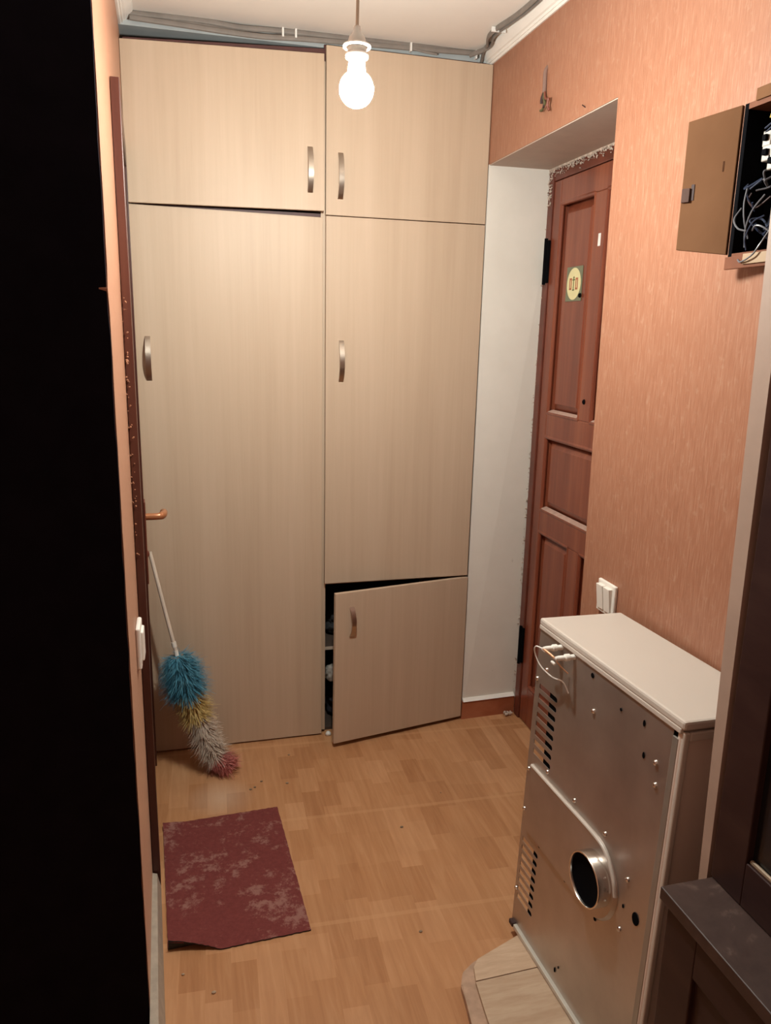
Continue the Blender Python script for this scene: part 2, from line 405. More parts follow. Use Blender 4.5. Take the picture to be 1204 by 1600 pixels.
# ragged plaster and foam along the door frame
bm = bmesh.new()
def chip(c, r):
    m = Matrix.Translation(c) @ Matrix.Rotation(random.uniform(0, 6), 4, 'Y') @ Matrix.Rotation(random.uniform(0, 6), 4, 'Z')
    bmesh.ops.create_icosphere(bm, subdivisions=1, radius=r, matrix=m@Matrix.Diagonal((1, random.uniform(.5, 1), random.uniform(.6, 1.6), 1)))
for i in range(420):
    t = random.random(); chip(Vector((XD-.007+random.uniform(-.003, .004), 2.664-t*.82, NZ-.004-abs(random.gauss(0, .012))*(1-.55*t))), random.uniform(.0012, .0034))
for i in range(260):
    z = NZ-.01-(random.random()**1.7)*2.0; chip(Vector((XD-.007+random.uniform(-.003, .003), 2.668+.018*(1-z/NZ)+random.uniform(-.008, .002), z)), random.uniform(.001, .0034))
for i in range(60):
    z = NZ-.01-random.random()*.12; chip(Vector((XD-.008, 2.655+random.uniform(-.02, .006), z)), random.uniform(.0015, .004))
add_tube(bm, [(XD-.006, 2.664-.82*k/24, NZ-.0045+random.uniform(-.0015, .001)) for k in range(25)], lambda t: .0045, 6)
for i in range(10): chip(Vector((XD-.02-random.random()*.03, 2.66+random.uniform(-.01, .01), .012)), random.uniform(.004, .008))
pl_ = mesh_obj('plaster_crust', bm, plain('rough_plaster', (.50, .40, .33), .9, var=.35, scale=60), d1); pl_['kind'] = 'stuff'; pl_['label'] = 'crumbly plaster edge round the door frame'
# paint dust on the top edges of the panels
M_DUSTL = plain('pale_dust', (.46, .30, .24), .8, var=.15, scale=40)
for (y0, y1, z) in ((2.352, 2.560, 1.2575), (2.0, 2.25, 1.2575), (1.97, 2.560, .8975)):
    bm = bmesh.new(); add_prism(bm, [(-.002, 0), (.014, 0), (.018, .008), (.002, .003)], lambda a, b: (XD+a, y0, z+b-.004), lambda a, b: (XD+a, y1, z+b-.004))
    o = mesh_obj('dust_ledge', bm, M_DUSTL, d1); o['label'] = 'pale dust lying on the panel moulding'
# sticker
sy, sz = 2.452, 1.694
M_STG = plain('sticker_green', (.17, .18, .11), .5); M_STY = plain('sticker_cream', (.72, .66, .36), .45, var=.04); M_STR = plain('sticker_red', (.42, .13, .06), .5); M_STN = plain('sticker_dark_green', (.16, .17, .06), .5)
st = box('sticker', XD+.0075, XD+.0095, sy-.054, sy+.054, sz-.056, sz+.056, M_STG, d1); st['label'] = 'square sticker with cream oval'
bm = bmesh.new()
def ov(t): return (.047*math.cos(t), .052*math.sin(t))
pts = [ov(2*math.pi*k/40) for k in range(40)]
add_prism(bm, pts, lambda a, b: (XD+.0074, sy+a, sz+b), lambda a, b: (XD+.0064, sy+a, sz+b))
mesh_obj('cream_oval', bm, M_STY, st)
# the letters: O, a T with a cross on top, O   (door's left in the picture is larger y)
bm = bmesh.new()
def lb(u0, u1, v0, v1): add_box(bm, XD+.0056, XD+.0063, sy-u1, sy-u0, sz+v0, sz+v1)
for u in (-.029, .013):
    lb(u, u+.005, -.019, .019); lb(u+.011, u+.016, -.019, .019); lb(u+.005, u+.011, -.019, -.013); lb(u+.005, u+.011, .013, .019)
mesh_obj('red_letter', bm, M_STR, st)
bm = bmesh.new(); lb(-.0022, .0022, -.022, .024); lb(-.009, .009, .011, .015); lb(-.006, .006, -.022, -.018); lb(-.005, .005, .019, .0215)
mesh_obj('green_emblem', bm, M_STN, st)
box('paint_fleck', XD-.0008, XD+.0002, 2.285, 2.300, 1.80, 1.838, M_CLIP, d1, .0003)['label'] = 'torn white paper scrap'
lathe('keyhole_plate', [(0, .004), (.006, .004), (.009, 0), (0, 0)], Matrix.Translation((XD-.0002, 2.307, 1.312))@Matrix.Rotation(-math.pi/2, 4, 'Y'), M_BLACK, d1, 14)
lathe('peephole', [(0, .004), (.006, .004), (.008, 0), (0, 0)], Matrix.Translation((XD+.006, 2.402, 1.655))@Matrix.Rotation(-math.pi/2, 4, 'Y'), M_BLACK, d1, 14)

# ------------------------------------------------------------------ left door with casing
d2 = sname('door_2', 'dark red door and casing seen edge-on in the left wall', (-.12, 2.3, 0))
def cf(y): return -.108-.0431*(y-1.95)        # casing front line
def lslab(name, y0, y1, z0, z1, off=0., mat=M_LDOOR, back=.02, par=None):
    return hexa(name, [(cf(y0)+off, y0, z0), (cf(y1)+off, y1, z0), (cf(y1)-back, y1, z0), (cf(y0)-back, y0, z0), (cf(y0)+off, y0, z1), (cf(y1)+off, y1, z1), (cf(y1)-back, y1, z1), (cf(y0)-back, y0, z1)], mat, par or d2, .0015)
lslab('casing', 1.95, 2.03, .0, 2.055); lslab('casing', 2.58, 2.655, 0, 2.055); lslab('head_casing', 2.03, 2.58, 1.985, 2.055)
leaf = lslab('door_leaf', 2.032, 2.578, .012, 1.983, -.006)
hp = lslab('handle_plate', 2.075, 2.118, .845, 1.072, .008, M_DOORD, -.004, d2)
tube('lever', [(cf(2.095)+.006, 2.095, 1.028), (cf(2.095)+.036, 2.095, 1.028), (cf(2.095)+.046, 2.100, 1.028), (cf(2.095)+.052, 2.115, 1.028), (cf(2.095)+.053, 2.145, 1.027)], lambda t: .0095 if t < .5 else .0105, plain('brown_bronze', (.40, .16, .07), .3, .4), hp, 12)
lathe('key_rose', [(0, .005), (.006, .004), (.010, 0), (0, 0)], Matrix.Translation((cf(2.095)+.008, 2.095, .925))@Matrix.Rotation(math.pi/2, 4, 'Y'), M_DOORD, hp, 14)
bm = bmesh.new()
for i in range(46):
    z = random.uniform(.95, 1.6); chip(Vector((lw(1.945)+.003+random.uniform(-.003, .008), 1.945+random.uniform(-.003, .003), z)), random.uniform(.0015, .0035))
o = mesh_obj('plaster_crust', bm, plain('orange_plaster', (.25, .10, .05), .9, var=.3, scale=60), d2); o['kind'] = 'stuff'; o['label'] = 'chipped plaster beside the casing'

# ------------------------------------------------------------------ wardrobe
wr = thing('wardrobe', 'tall pale wood-laminate built-in wardrobe with five doors', 'wardrobe', (.45, 2.70, 0))
XS = .478
box('side_panel', -.150, -.134, 2.688, 3.24, .0, 2.36, M_LAM, wr)
box('side_panel', 1.028, 1.044, 2.700, 3.24, .0, 2.40, M_LAM, wr)
box('partition', XS-.010, XS+.010, 2.688, 3.24, .012, 2.36, M_LAM, wr)
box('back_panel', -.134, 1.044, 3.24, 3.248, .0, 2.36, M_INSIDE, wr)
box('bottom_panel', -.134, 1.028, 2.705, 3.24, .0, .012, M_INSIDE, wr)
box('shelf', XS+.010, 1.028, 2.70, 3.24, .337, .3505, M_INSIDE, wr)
box('shelf_edge', XS+.010, 1.028, 2.697, 2.70, .339, .3505, M_GREYB, wr)
box('shelf', XS+.010, 1.028, 2.69, 3.24, .604, .618, M_LAM, wr)
box('shelf', XS+.010, 1.028, 2.69, 3.24, 1.885, 1.901, M_LAM, wr)
box('shelf', -.134, XS-.010, 2.69, 3.24, 1.885, 1.901, M_LAMD, wr)
hexa('top_rail', [(-.134, 2.688, 2.30), (XS, 2.688, 2.30), (XS, 2.698, 2.30), (-.134, 2.698, 2.30), (-.134, 2.688, 2.366), (XS, 2.688, 2.396), (XS, 2.698, 2.396), (-.134, 2.698, 2.366)], M_LAMD, wr)
box('top_rail', XS, 1.028, 2.689, 2.698, 2.34, 2.408, M_LAMD, wr)
TH = .016
def door_quad(c, mat=M_LAM, yo=(0, 0, 0, 0)):   # c: TL TR BR BL as (x,z)
    (a, b, cc, d) = c; f, k = D, D+TH
    return hexa('door', [(d[0], f+yo[3], d[1]), (cc[0], f+yo[2], cc[1]), (cc[0], k+yo[2], cc[1]), (d[0], k+yo[3], d[1]), (a[0], f+yo[0], a[1]), (b[0], f+yo[1], b[1]), (b[0], k+yo[1], b[1]), (a[0], k+yo[0], a[1])], mat, wr, .0012)
def handle(x, z0, z1, y, par, rise=.026, wdt=.017):
    """bow strap handle; built in the plane of its door (y = door face)"""
    bm = bmesh.new(); n = 20; R = []
    for i in range(n+1):
        t = i/n; z = z0+(z1-z0)*t; h = rise*(math.sin(math.pi*t)**.8) if 0 < t < 1 else 0
        th = .0045
        dz = 0
        R.append([bm.verts.new((x-wdt/2, y-h, z)), bm.verts.new((x+wdt/2, y-h, z)), bm.verts.new((x+wdt/2, min(y, y-h+th), z)), bm.verts.new((x-wdt/2, min(y, y-h+th), z))])
    for A, B in zip(R, R[1:]):
        for k in range(4): bm.faces.new((A[k], A[(k+1) % 4], B[(k+1) % 4], B[k]))
    bm.faces.new(R[0]); bm.faces.new(R[-1][::-1])
    bmesh.ops.remove_doubles(bm, verts=bm.verts[:], dist=1e-5)
    return mesh_obj('handle', bm, M_HANDLE, par, smooth=True, local=True)
dUL = door_quad([(-.143, 2.356), (.4735, 2.374), (.4735, 1.905), (-.143, 1.897)], yo=(0, -.008, -.018, -.010))
dUL['label'] = 'upper left door, sitting slightly askew'
handle(.427, 1.955, 2.098, D-.0135, dUL)
dUR = door_quad([(.4815, 2.402), (1.047, 2.400), (1.045, 1.896), (.4815, 1.896)])
dUR['label'] = 'upper right door'
handle(.530, 1.947, 2.090, D, dUR)
dLL = door_quad([(-.143, 1.894), (.4715, 1.887), (.4725, .006), (-.143, .006)])
dLL['label'] = 'tall left door'
handle(-.102, 1.350, 1.493, D, dLL)
dLM = door_quad([(.4825, 1.893), (1.045, 1.893), (1.041, .613), (.4825, .613)])
dLM['label'] = 'tall right door'
handle(.537, 1.349, 1.491, D, dLM)
# lower right door, ajar: modelled closed around its hinge, then swung
ang = math.asin(.108/.552)
bm = bmesh.new(); add_box(bm, -.552, 0, 0, TH, .016, .605, .0012)
dLO = mesh_obj('door', bm, M_LAM, wr); dLO['label'] = 'low right door standing ajar'
hd = handle(-.488, .432, .548, 0, dLO)
dLO.matrix_basis = Matrix.Translation((1.041, D-.001, 0)) @ Matrix.Rotation(ang, 4, 'Z') @ Matrix.Rotation(.006, 4, 'Y')

# things inside the low compartment
def lump(name, c, s, mat, label, cat, seed=0, amp=.25, sub=4):
    bm = bmesh.new(); bmesh.ops.create_icosphere(bm, subdivisions=sub, radius=1)
    from mathutils import noise
    for v in bm.verts:
        n = noise.noise(v.co*2.1+Vector((seed*7, 3, 1)))*amp + noise.noise(v.co*5+Vector((seed, 8, 2)))*amp*.4
        v.co = v.co*(1+n); v.co.z = max(v.co.z, -.75)
    zmin = min(v.co.z for v in bm.verts)
    for v in bm.verts: v.co = Vector((c[0]+v.co.x*s[0], c[1]+v.co.y*s[1], c[2]+(v.co.z-zmin)*s[2]))
    return tag(mesh_obj(name, bm, mat, smooth=True), label, cat)
M_CL1 = plain('charcoal_cloth', (.03, .03, .033), .9); M_CL2 = plain('white_bag', (.30, .28, .25), .6); M_CL3 = plain('plum_cloth', (.09, .06, .065), .85); M_CL4 = plain('navy_cloth', (.025, .025, .035), .9)
lump('folded_cloth', (.60, 2.84, .351), (.085, .10, .055), M_CL1, 'charcoal folded cloth on the shelf behind the ajar door', 'cloth', 1)
lump('cloth_bundle', (.59, 2.84, .012), (.08, .10, .075), M_CL4, 'navy cloth bundle on the wardrobe floor behind the ajar door', 'cloth', 2)
lump('cloth_bundle', (.585, 2.84, .163), (.07, .09, .04), M_CL3, 'plum cloth bundle lying on the navy bundle behind the ajar door', 'cloth', 3)
lump('plastic_bag', (.522, 2.735, .20), (.026, .03, .034), M_CL2, 'crumpled white plastic bag beside the ajar low door', 'bag', 4)
lump('paper_scrap', (.497, 2.66, .0), (.011, .01, .010), M_CLIP, 'tiny white scrap on the floor at the ajar low door', 'scrap', 5, sub=2)

# ------------------------------------------------------------------ pendant bulb
BX, BY = .352, 1.62
pb = thing('pendant_lamp', 'bare lit bulb hanging on a cord in front of the wardrobe', 'lamp', (BX, BY, CEIL))
tube('cord', [(BX, BY, CEIL-.002), (BX+.002, BY, 2.27), (BX, BY, 2.092)], .0032, M_CORD, pb, 8)
lathe('ceiling_rose', [(0, 0), (.035, 0), (.033, -.012), (.015, -.022), (0, -.022)], Matrix.Translation((BX, BY, CEIL)), M_WHITEP, pb)
T = Matrix.Translation((BX, BY, H_EYE)) @ Matrix.Scale(1.0125, 4) @ Matrix.Translation((0, 0, -H_EYE))
sk = lathe('socket', [(0, 2.088), (.006, 2.088), (.008, 2.078), (.015, 2.070), (.0185, 2.058), (.0185, 2.040), (.017, 2.030), (0, 2.030)], T, plain('grey_socket', (.42, .38, .34), .5), pb)
lathe('flange', [(.0186, 2.055), (.026, 2.056), (.027, 2.0535), (.026, 2.051), (.0186, 2.052), (.0186, 2.055)], T, M_WHITEP, sk)
lathe('locking_ring', [(.0186, 2.041), (.0215, 2.041), (.0225, 2.037), (.0215, 2.033), (.0186, 2.033), (.0186, 2.041)], T, M_WHITEP, sk)
bmat = bpy.data.materials.new('bulb_glow'); bmat.use_nodes = True; nt = bmat.node_tree; nt.nodes.clear()
em = nt.nodes.new('ShaderNodeEmission'); ou = nt.nodes.new('ShaderNodeOutputMaterial'); nt.links.new(em.outputs[0], ou.inputs[0])
em.inputs[0].default_value = BULB_COLOR
# LED lamp: the diffuser is far brighter at its crown (pointing down) than towards the neck
ge = nt.nodes.new('ShaderNodeNewGeometry'); sx = nt.nodes.new('ShaderNodeSeparateXYZ'); mr = nt.nodes.new('ShaderNodeMapRange')
nt.links.new(ge.outputs['Normal'], sx.inputs[0]); nt.links.new(sx.outputs['Z'], mr.inputs['Value'])
mr.inputs['From Min'].default_value = -.35; mr.inputs['From Max'].default_value = .35
mr.inputs['To Min'].default_value = BULB_STRENGTH*1.42; mr.inputs['To Max'].default_value = BULB_STRENGTH*.80
nt.links.new(mr.outputs[0], em.inputs[1])
prof = [(0, 1.9455)]
for k in range(1, 13):
    a = -math.pi/2+k/12*math.radians(150); prof.append((.0335*math.cos(a), 1.979+.0335*math.sin(a)))
prof += [(.0165, 2.018)]
bl = lathe('bulb', prof, T, bmat, pb, 24)
lathe('bulb_neck', [(.0165, 2.018), (.0155, 2.031), (0, 2.031)], T, M_WHITEP, bl)

# ------------------------------------------------------------------ cables along the ceiling
cb = thing('cable_bundle', 'grey flat cables clipped along the ceiling above the wardrobe', 'cable', (.4, 2.69, CEIL))
def cab(pts, r=.0085, flat=.6): tube('cable', pts, r, M_CABLE, cb, 8, True, flat)
yw = 2.688
cab([(-.110, yw, 2.424), (.02, yw, 2.424), (.17, yw, 2.415), (.30, yw, 2.412), (.42, yw, 2.424), (.60, yw, 2.428), (.80, yw, 2.431), (.99, yw-.004, 2.432)])
cab([(-.110, yw-.008, 2.418), (.03, yw-.008, 2.414), (.15, yw-.010, 2.409), (.28, yw-.010, 2.407), (.40, yw-.010, 2.413), (.60, yw-.008, 2.420), (.85, yw-.008, 2.427), (.985, yw-.012, 2.430)])
cab([(-.110, yw-.004, 2.431), (.10, yw-.004, 2.433), (.22, yw-.004, 2.427), (.34, yw-.004, 2.431), (.55, yw-.004, 2.433), (.80, yw-.006, 2.434), (.98, yw-.01, 2.434), (1.0, 2.62, 2.433), (.972, 2.53, 2.433), (.972, 2.45, 2.433), (.985, 2.36, 2.433), (.99, 2.25, 2.433), (.985, 2.05, 2.433), (.99, 1.6, 2.433)], .0085)
cab([(.965, yw-.012, 2.422), (1.005, 2.60, 2.430), (.985, 2.52, 2.430), (.984, 2.44, 2.430), (1.000, 2.33, 2.432), (1.002, 2.20, 2.432), (.995, 1.9, 2.432), (1.0, 1.6, 2.432)], .0075)
cab([(1.012, 2.695, 2.408), (1.004, 2.66, 2.424), (.995, 2.62, 2.430)], .008)
for (x, y) in ((.345, yw-.012), (.385, yw-.015), (.76, yw-.014), (.985, yw-.016), ):
    box('clip', x-.003, x+.003, y-.006, y+.012, 2.412, 2.438, M_CLIP, cb, .001)
box('clip', .955, 1.002, 2.462, 2.468, 2.424, 2.438, M_CLIP, cb, .001)
cab([(.76, yw-.01, 2.424), (.80, yw-.014, 2.416), (.85, yw-.016, 2.412)], .0035)

# ------------------------------------------------------------------ cable stub over the door
cs = thing('cable_stub', 'bare-ended cable stub hanging from the orange wall over the entry door', 'cable', (XR, 2.25, 2.27))
tube('sheath', [(XR+.004, 2.255, 2.276), (XR-.004, 2.254, 2.262), (XR-.005, 2.252, 2.235), (XR-.006, 2.250, 2.205)], .0062, plain('grey_brown_sheath', (.20, .12, .095), .6), cs, 8)
for m, pts in ((M_RUBBER, [(0, 2.252, 2.210), (.002, 2.262, 2.192), (0, 2.266, 2.180)]), (M_RUBBER, [(0, 2.250, 2.208), (.004, 2.246, 2.190), (.008, 2.232, 2.176), (.012, 2.228, 2.160)]),
               (plain('green_core', (.09, .08, .03), .6), [(0, 2.249, 2.208), (.006, 2.240, 2.186), (.010, 2.225, 2.172), (.008, 2.242, 2.158), (.004, 2.262, 2.160)]),
               (plain('rust_core', (.20, .06, .035), .6), [(0, 2.248, 2.208), (.004, 2.235, 2.188), (.010, 2.212, 2.178), (.012, 2.200, 2.176), (.010, 2.206, 2.160), (.006, 2.200, 2.146)])):
    tube('wire_core', [(XR-.006-a*.8, y, z) for a, y, z in pts], .0036, m, cs, 6)
tube('nail', [(XR+.004, 2.005, 2.105), (XR-.010, 2.005, 2.112)], .0016, M_RUBBER, None, 6, False)
tag(bpy.data.objects['nail'], 'small dark nail in the orange wall above the niche edge', 'nail')

# ------------------------------------------------------------------ switches
ws = thing('light_switch', 'white double-rocker light switch on orange wall above the appliance', 'switch', (XR, 1.68, .865))
box('plate', XR-.010, XR-.0005, 1.640, 1.722, .822, .908, M_WHITEP, ws, .003)
for y0 in (1.650, 1.683):
    hexa('rocker', [(XR-.014, y0, .832), (XR-.014, y0+.029, .832), (XR-.009, y0+.029, .832), (XR-.009, y0, .832), (XR-.022, y0, .898), (XR-.022, y0+.029, .898), (XR-.009, y0+.029, .898), (XR-.009, y0, .898)], M_WHITEP, ws, .0015)
wl = thing('light_switch', 'white switch plate seen edge-on on left wall by dark red door', 'switch', (-.12, 1.79, .79))
def wbox(n, y0, y1, z0, z1, t0, t1, bev): 
    x = lw((y0+y1)/2); box(n, x+t0, x+t1, y0, y1, z0, z1, M_WHITEP, wl, bev)
wbox('plate', 1.750, 1.832, .742, .845, .0008, .012, .004); wbox('rocker', 1.766, 1.816, .758, .830, .010, .018, .003)

# ------------------------------------------------------------------ electric box
eb = thing('fuse_box', 'open wooden fuse box on orange wall with tan door leaf', 'fuse box', (XR, 1.18, 1.8))
EX, EY0, EY1, EZ0, EZ1 = .985, 1.065, 1.287, 1.667, 1.930
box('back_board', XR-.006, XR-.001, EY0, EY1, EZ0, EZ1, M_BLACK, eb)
box('side_board', EX, XR-.006, EY1-.010, EY1, EZ0, EZ1, M_BLACK, eb)  # black instead of box wood, painting in the shadow along this side
box('side_board', EX, XR-.006, EY0, EY0+.010, EZ0, EZ1, M_BOXW, eb)
box('bottom_board', EX, XR-.006, EY0+.010, EY1-.010, EZ0, EZ0+.010, M_BOXW, eb)
box('top_board', EX, XR-.006, EY0+.010, EY1-.010, EZ1-.010, EZ1, M_BOXW, eb)
box('bottom_rail', EX-.006, EX, EY0, EY1, EZ0-.018, EZ0+.004, M_BOXW, eb, .001)
box('pale_batten', EX-.009, EX-.006, EY0, 1.236, EZ0-.012, EZ0+.006, M_PALEW, eb, .001)
box('top_rail', EX-.004, EX, EY0, EY1-.03, EZ1-.002, EZ1+.018, M_LEAF, eb, .001)
hx, hy, fx, fy = .982, 1.290, .935, 1.377
dv = Vector((fx-hx, fy-hy, 0)); dn = dv.normalized(); nn = Vector((-dn.y, dn.x, 0))*.010
nn = nn if nn.x > 0 else -nn
P = [Vector((hx, hy, 0)), Vector((fx, fy, 0)), Vector((fx, fy, 0))+nn, Vector((hx, hy, 0))+nn]
zt = [1.930, 1.918, 1.918, 1.930]; zb = [1.676, 1.690, 1.690, 1.676]
lf = hexa('door_leaf', [(p.x, p.y, z) for p, z in zip(P, zb)]+[(p.x, p.y, z) for p, z in zip(P, zt)], M_LEAF, eb, .0012)
pc = Vector((fx, fy, 0))-dn*.010-nn*.4
hexa('latch', [(pc.x+a*dn.x+b_*nn.x, pc.y+a*dn.y+b_*nn.y, z) for z in (1.775, 1.800) for a, b_ in ((-.008, 0), (.008, 0), (.008, .4), (-.008, .4))], plain('dull_latch', (.10, .06, .05), .8, spec=.1), lf, .001)
pk = Vector((fx, fy, 0))-dn*.022
hexa('latch_slot', [(pk.x+a*dn.x+b_*nn.x, pk.y+a*dn.y+b_*nn.y, z) for z in (1.778, 1.806) for a, b_ in ((-.003, -.1), (.003, -.1), (.003, .1), (-.003, .1))], M_RUBBER, lf)
pk = Vector((fx, fy, 0))-dn*.076
hexa('knot', [(pk.x+a*dn.x+b_*nn.x, pk.y+a*dn.y+b_*nn.y, z) for z in (1.822, 1.840) for a, b_ in ((-.0015, -.03), (.0015, -.03), (.0015, .03), (-.0015, .03))], plain('wood_knot', (.07, .03, .015), .9, spec=.05), lf)
hexa('meter_card', [(1.002, 1.21, 1.845), (1.002, 1.10, 1.825), (1.006, 1.10, 1.825), (1.006, 1.21, 1.845), (1.002, 1.205, 1.885), (1.002, 1.10, 1.92), (1.006, 1.10, 1.92), (1.006, 1.205, 1.885)], M_BROWNC, eb)
for y, z, s in ((1.226, 1.862, .010), (1.222, 1.838, .012), (1.205, 1.822, .013)):
    b_ = box('breaker', .988, 1.03, y-s, y+s, z-.013, z+.013, M_BREAK, eb, .002); box('toggle', .982, .990, y-s*.45, y+s*.45, z-.004, z+.006, M_BLACK, b_, .001)
for y, z in ((1.168, 1.755), (1.172, 1.725)):
    box('terminal_block', .99, 1.03, y-.018, y+.014, z-.012, z+.012, M_PALEW, eb, .002)
rw = random.Random(3)
for m, pts in ((M_YELW, [(.99, 1.225, 1.895), (.985, 1.21, 1.905), (.985, 1.17, 1.918), (.99, 1.12, 1.922)]), (M_YELW, [(.995, 1.22, 1.888), (.985, 1.19, 1.895), (.988, 1.15, 1.907), (.99, 1.10, 1.91)]),
               (M_BLUEW, [(.99, 1.235, 1.880), (.983, 1.20, 1.886), (.983, 1.16, 1.893), (.99, 1.11, 1.897)]), (M_BLUEW, [(.99, 1.235, 1.872), (.983, 1.20, 1.879), (.983, 1.14, 1.888), (.99, 1.09, 1.892)]),
               (M_GREYW, [(.99, 1.272, 1.755), (.976, 1.27, 1.735), (.974, 1.255, 1.718), (.98, 1.24, 1.712)]), (M_GREYW, [(.99, 1.262, 1.790), (.982, 1.256, 1.76), (.982, 1.25, 1.73), (.99, 1.245, 1.70)]),
               (M_GREYW, [(.99, 1.215, 1.77), (.98, 1.23, 1.745), (.98, 1.242, 1.715), (.985, 1.245, 1.685)]), (M_BLUEW, [(.99, 1.21, 1.735), (.98, 1.225, 1.725), (.98, 1.24, 1.70), (.985, 1.24, 1.68)]),
               (M_GREYW, [(.985, 1.185, 1.71), (.972, 1.19, 1.685), (.970, 1.205, 1.668), (.973, 1.235, 1.659), (.978, 1.25, 1.664)]), (M_GREYW, [(.985, 1.23, 1.712), (.978, 1.215, 1.718), (.98, 1.20, 1.715), (.99, 1.18, 1.70)])):
    tube('wire', pts, .0016, m, eb, 6)

rq = random.Random(11)
for k in range(16):
    y0 = rq.uniform(1.14, 1.26); z0 = rq.uniform(1.70, 1.80); pts = [(rq.uniform(.990, 1.02), y0, z0)]
    for j in range(3):
        y0 += rq.uniform(-.03, .03); z0 += rq.uniform(-.035, .02); pts.append((rq.uniform(.985, 1.015), min(max(y0, 1.09), 1.265), min(max(z0, 1.685), 1.9)))
    tube('wire', pts, .0018, (M_BLUEW, M_GREYW, M_RUBBER, M_BLUEW)[k % 4], eb, 6)

# ------------------------------------------------------------------ dark dresser at right
dr = thing('hall_dresser', 'dark brown hall dresser with dusty ledge in right foreground', 'dresser', (.90, .65, 0))
LT = .6535                                                    # ledge height
box('carcass', .747, XR-.004, .34, .920, .0, LT-.0235, M_DRESS, dr, .002)
box('ledge', .725, XR-.004, .34, .931, LT-.023, LT, M_DUST, dr, .002)
def ring_frame(name, x0, x1, y0, y1, z0, z1, w0, wf, wt, par):   # vertical frame of four bars
    bm = bmesh.new(); add_box(bm, x0, x1, y1-wf, y1, z0, z1, .002); add_box(bm, x0, x1, y0, y0+wf, z0, z1, .002)
    add_box(bm, x0, x1, y0+wf, y1-wf, z0, z0+w0, .002); add_box(bm, x0, x1, y0+wf, y1-wf, z1-wt, z1, .002)
    return mesh_obj(name, bm, M_DRESS, par)
dd = ring_frame('base_door', .734, .7465, .36, .919, .02, LT-.026, .07, .075, .074, dr)
box('door_panel', .742, .7465, .435, .844, .09, LT-.100, M_DRESS, dd)
box('upper_cabinet', .838, XR-.004, .34, .931, LT+.001, 2.25, M_DRESS, dr)
ud = ring_frame('upper_door', .821, .8375, .36, .933, LT+.001, 2.25, .077, .071, .08, dr)
box('glass_panel', .833, .8375, .431, .862, LT+.078, 2.17, plain('dark_glass', (.012, .011, .012), .2), ud)
tube('bead', [(.829, .44, LT+.0805), (.829, .859, LT+.0805)], .004, plain('pale_bead', (.30, .22, .15), .4, .3), ud, 8, False)  # brighter bead along the lower edge of the recess
hexa('end_board', [(.8215, .935, .02), (.8215, .943, .02), (.84, .943, .02), (.84, .935, .02), (.8215, .958, 2.25), (.8215, 1.008, 2.25), (.84, 1.008, 2.25), (.84, .958, 2.25)], M_EDGE, dr)['label'] = 'pale upright edge board'

# ------------------------------------------------------------------ gas boiler leaning on the wall
bo = thing('gas_boiler', 'galvanised gas boiler with white casing leaning against the orange wall', 'boiler', (.783, 1.570, .0305))
yaw, lean = .048, .029; BH, BW, BD = .824, .514, .218
U = Vector((math.cos(yaw), math.sin(yaw), 0)); V = Vector((-math.sin(yaw), math.cos(yaw), 0))
cl, sl = math.cos(lean), math.sin(lean)
ua = cl*U-sl*Vector((0, 0, 1)); za = sl*U+cl*Vector((0, 0, 1)); va = -V
MB = Matrix(((ua.x, va.x, za.x, .783), (ua.y, va.y, za.y, 1.570), (ua.z, va.z, za.z, .037), (0, 0, 0, 1)))
bo.matrix_world = MB
# local axes: x towards the wall, y along the panel (away from the wardrobe), z up
def Lbox(n, x0, x1, y0, y1, z0, z1, m, bev=0, par=None): return box(n, x0, x1, y0, y1, z0, z1, m, par or bo, bev, local=True)
slots = []
for k in range(8): slots.append((.021, .104, .675-k*.0243-.013, .675-k*.0243))
for k in range(8): slots.append((.013, .091, .255-k*.0235-.013, .255-k*.0235))
def sheet(slots, y0, y1, z0, z1, t):
    """sheet in the y-z plane with real stadium slots"""
    bm = bmesh.new()
    by = {}
    zc = [z0]
    ss = sorted(slots, key=lambda s: s[2])
    def quad(a, b, c, d):
        if b-a < 1e-6 or d-c < 1e-6: return
        bm.faces.new([bm.verts.new((0, p, q)) for p, q in ((a, c), (b, c), (b, d), (a, d))])
    zprev = z0
    for a, b, c, d in ss:
        quad(y0, y1, zprev, c); quad(y0, a, c, d)
        r = (d-c)/2; m = (c+d)/2; ce = b-r
        arc = [(ce+r*math.sin(t_), m+r*math.cos(t_)) for t_ in [math.pi*k/8 for k in range(9)]]
        P = [(ce, d)] + arc[1:-1] + [(ce, c), (y1, c), (y1, d)]
        # right remainder: polygon around the rounded end
        bm.faces.new([bm.verts.new((0, p, q)) for p, q in P])
        zprev = d
    quad(y0, y1, zprev, z1)
    bmesh.ops.remove_doubles(bm, verts=bm.verts[:], dist=1e-6)
    g = bmesh.ops.extrude_face_region(bm, geom=bm.faces[:])
    for v in [e for e in g['geom'] if isinstance(e, bmesh.types.BMVert)]: v.co.x += t
    return bm
bp = mesh_obj('back_plate', sheet(slots, 0, .492, 0, BH-.004, .0015), M_METAL, bo, local=True)
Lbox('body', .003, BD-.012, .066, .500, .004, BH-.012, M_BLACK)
Lbox('side_flange', -.001, .004, .492, .507, .004, BH-.030, M_GREYM, .001)
Lbox('side_casing', 0, BD-.004, .502, BW, .004, BH-.012, M_ENAMELS, .004)
bm = bmesh.new()
for a in ((0, .012, BW-.002, BW+.008, .004, BH-.012), (BD-.02, BD-.004, BW-.002, BW+.008, .004, BH-.012), (.012, BD-.02, BW-.002, BW+.008, BH-.030, BH-.012)): add_box(bm, *a[:2], *a[2:4], *a[4:], .003)
mesh_obj('side_rim', bm, M_ENAMEL, bo, local=True)
Lbox('front_casing', BD-.012, BD, .0, BW, .004, BH-.010, M_ENAMEL, .003)
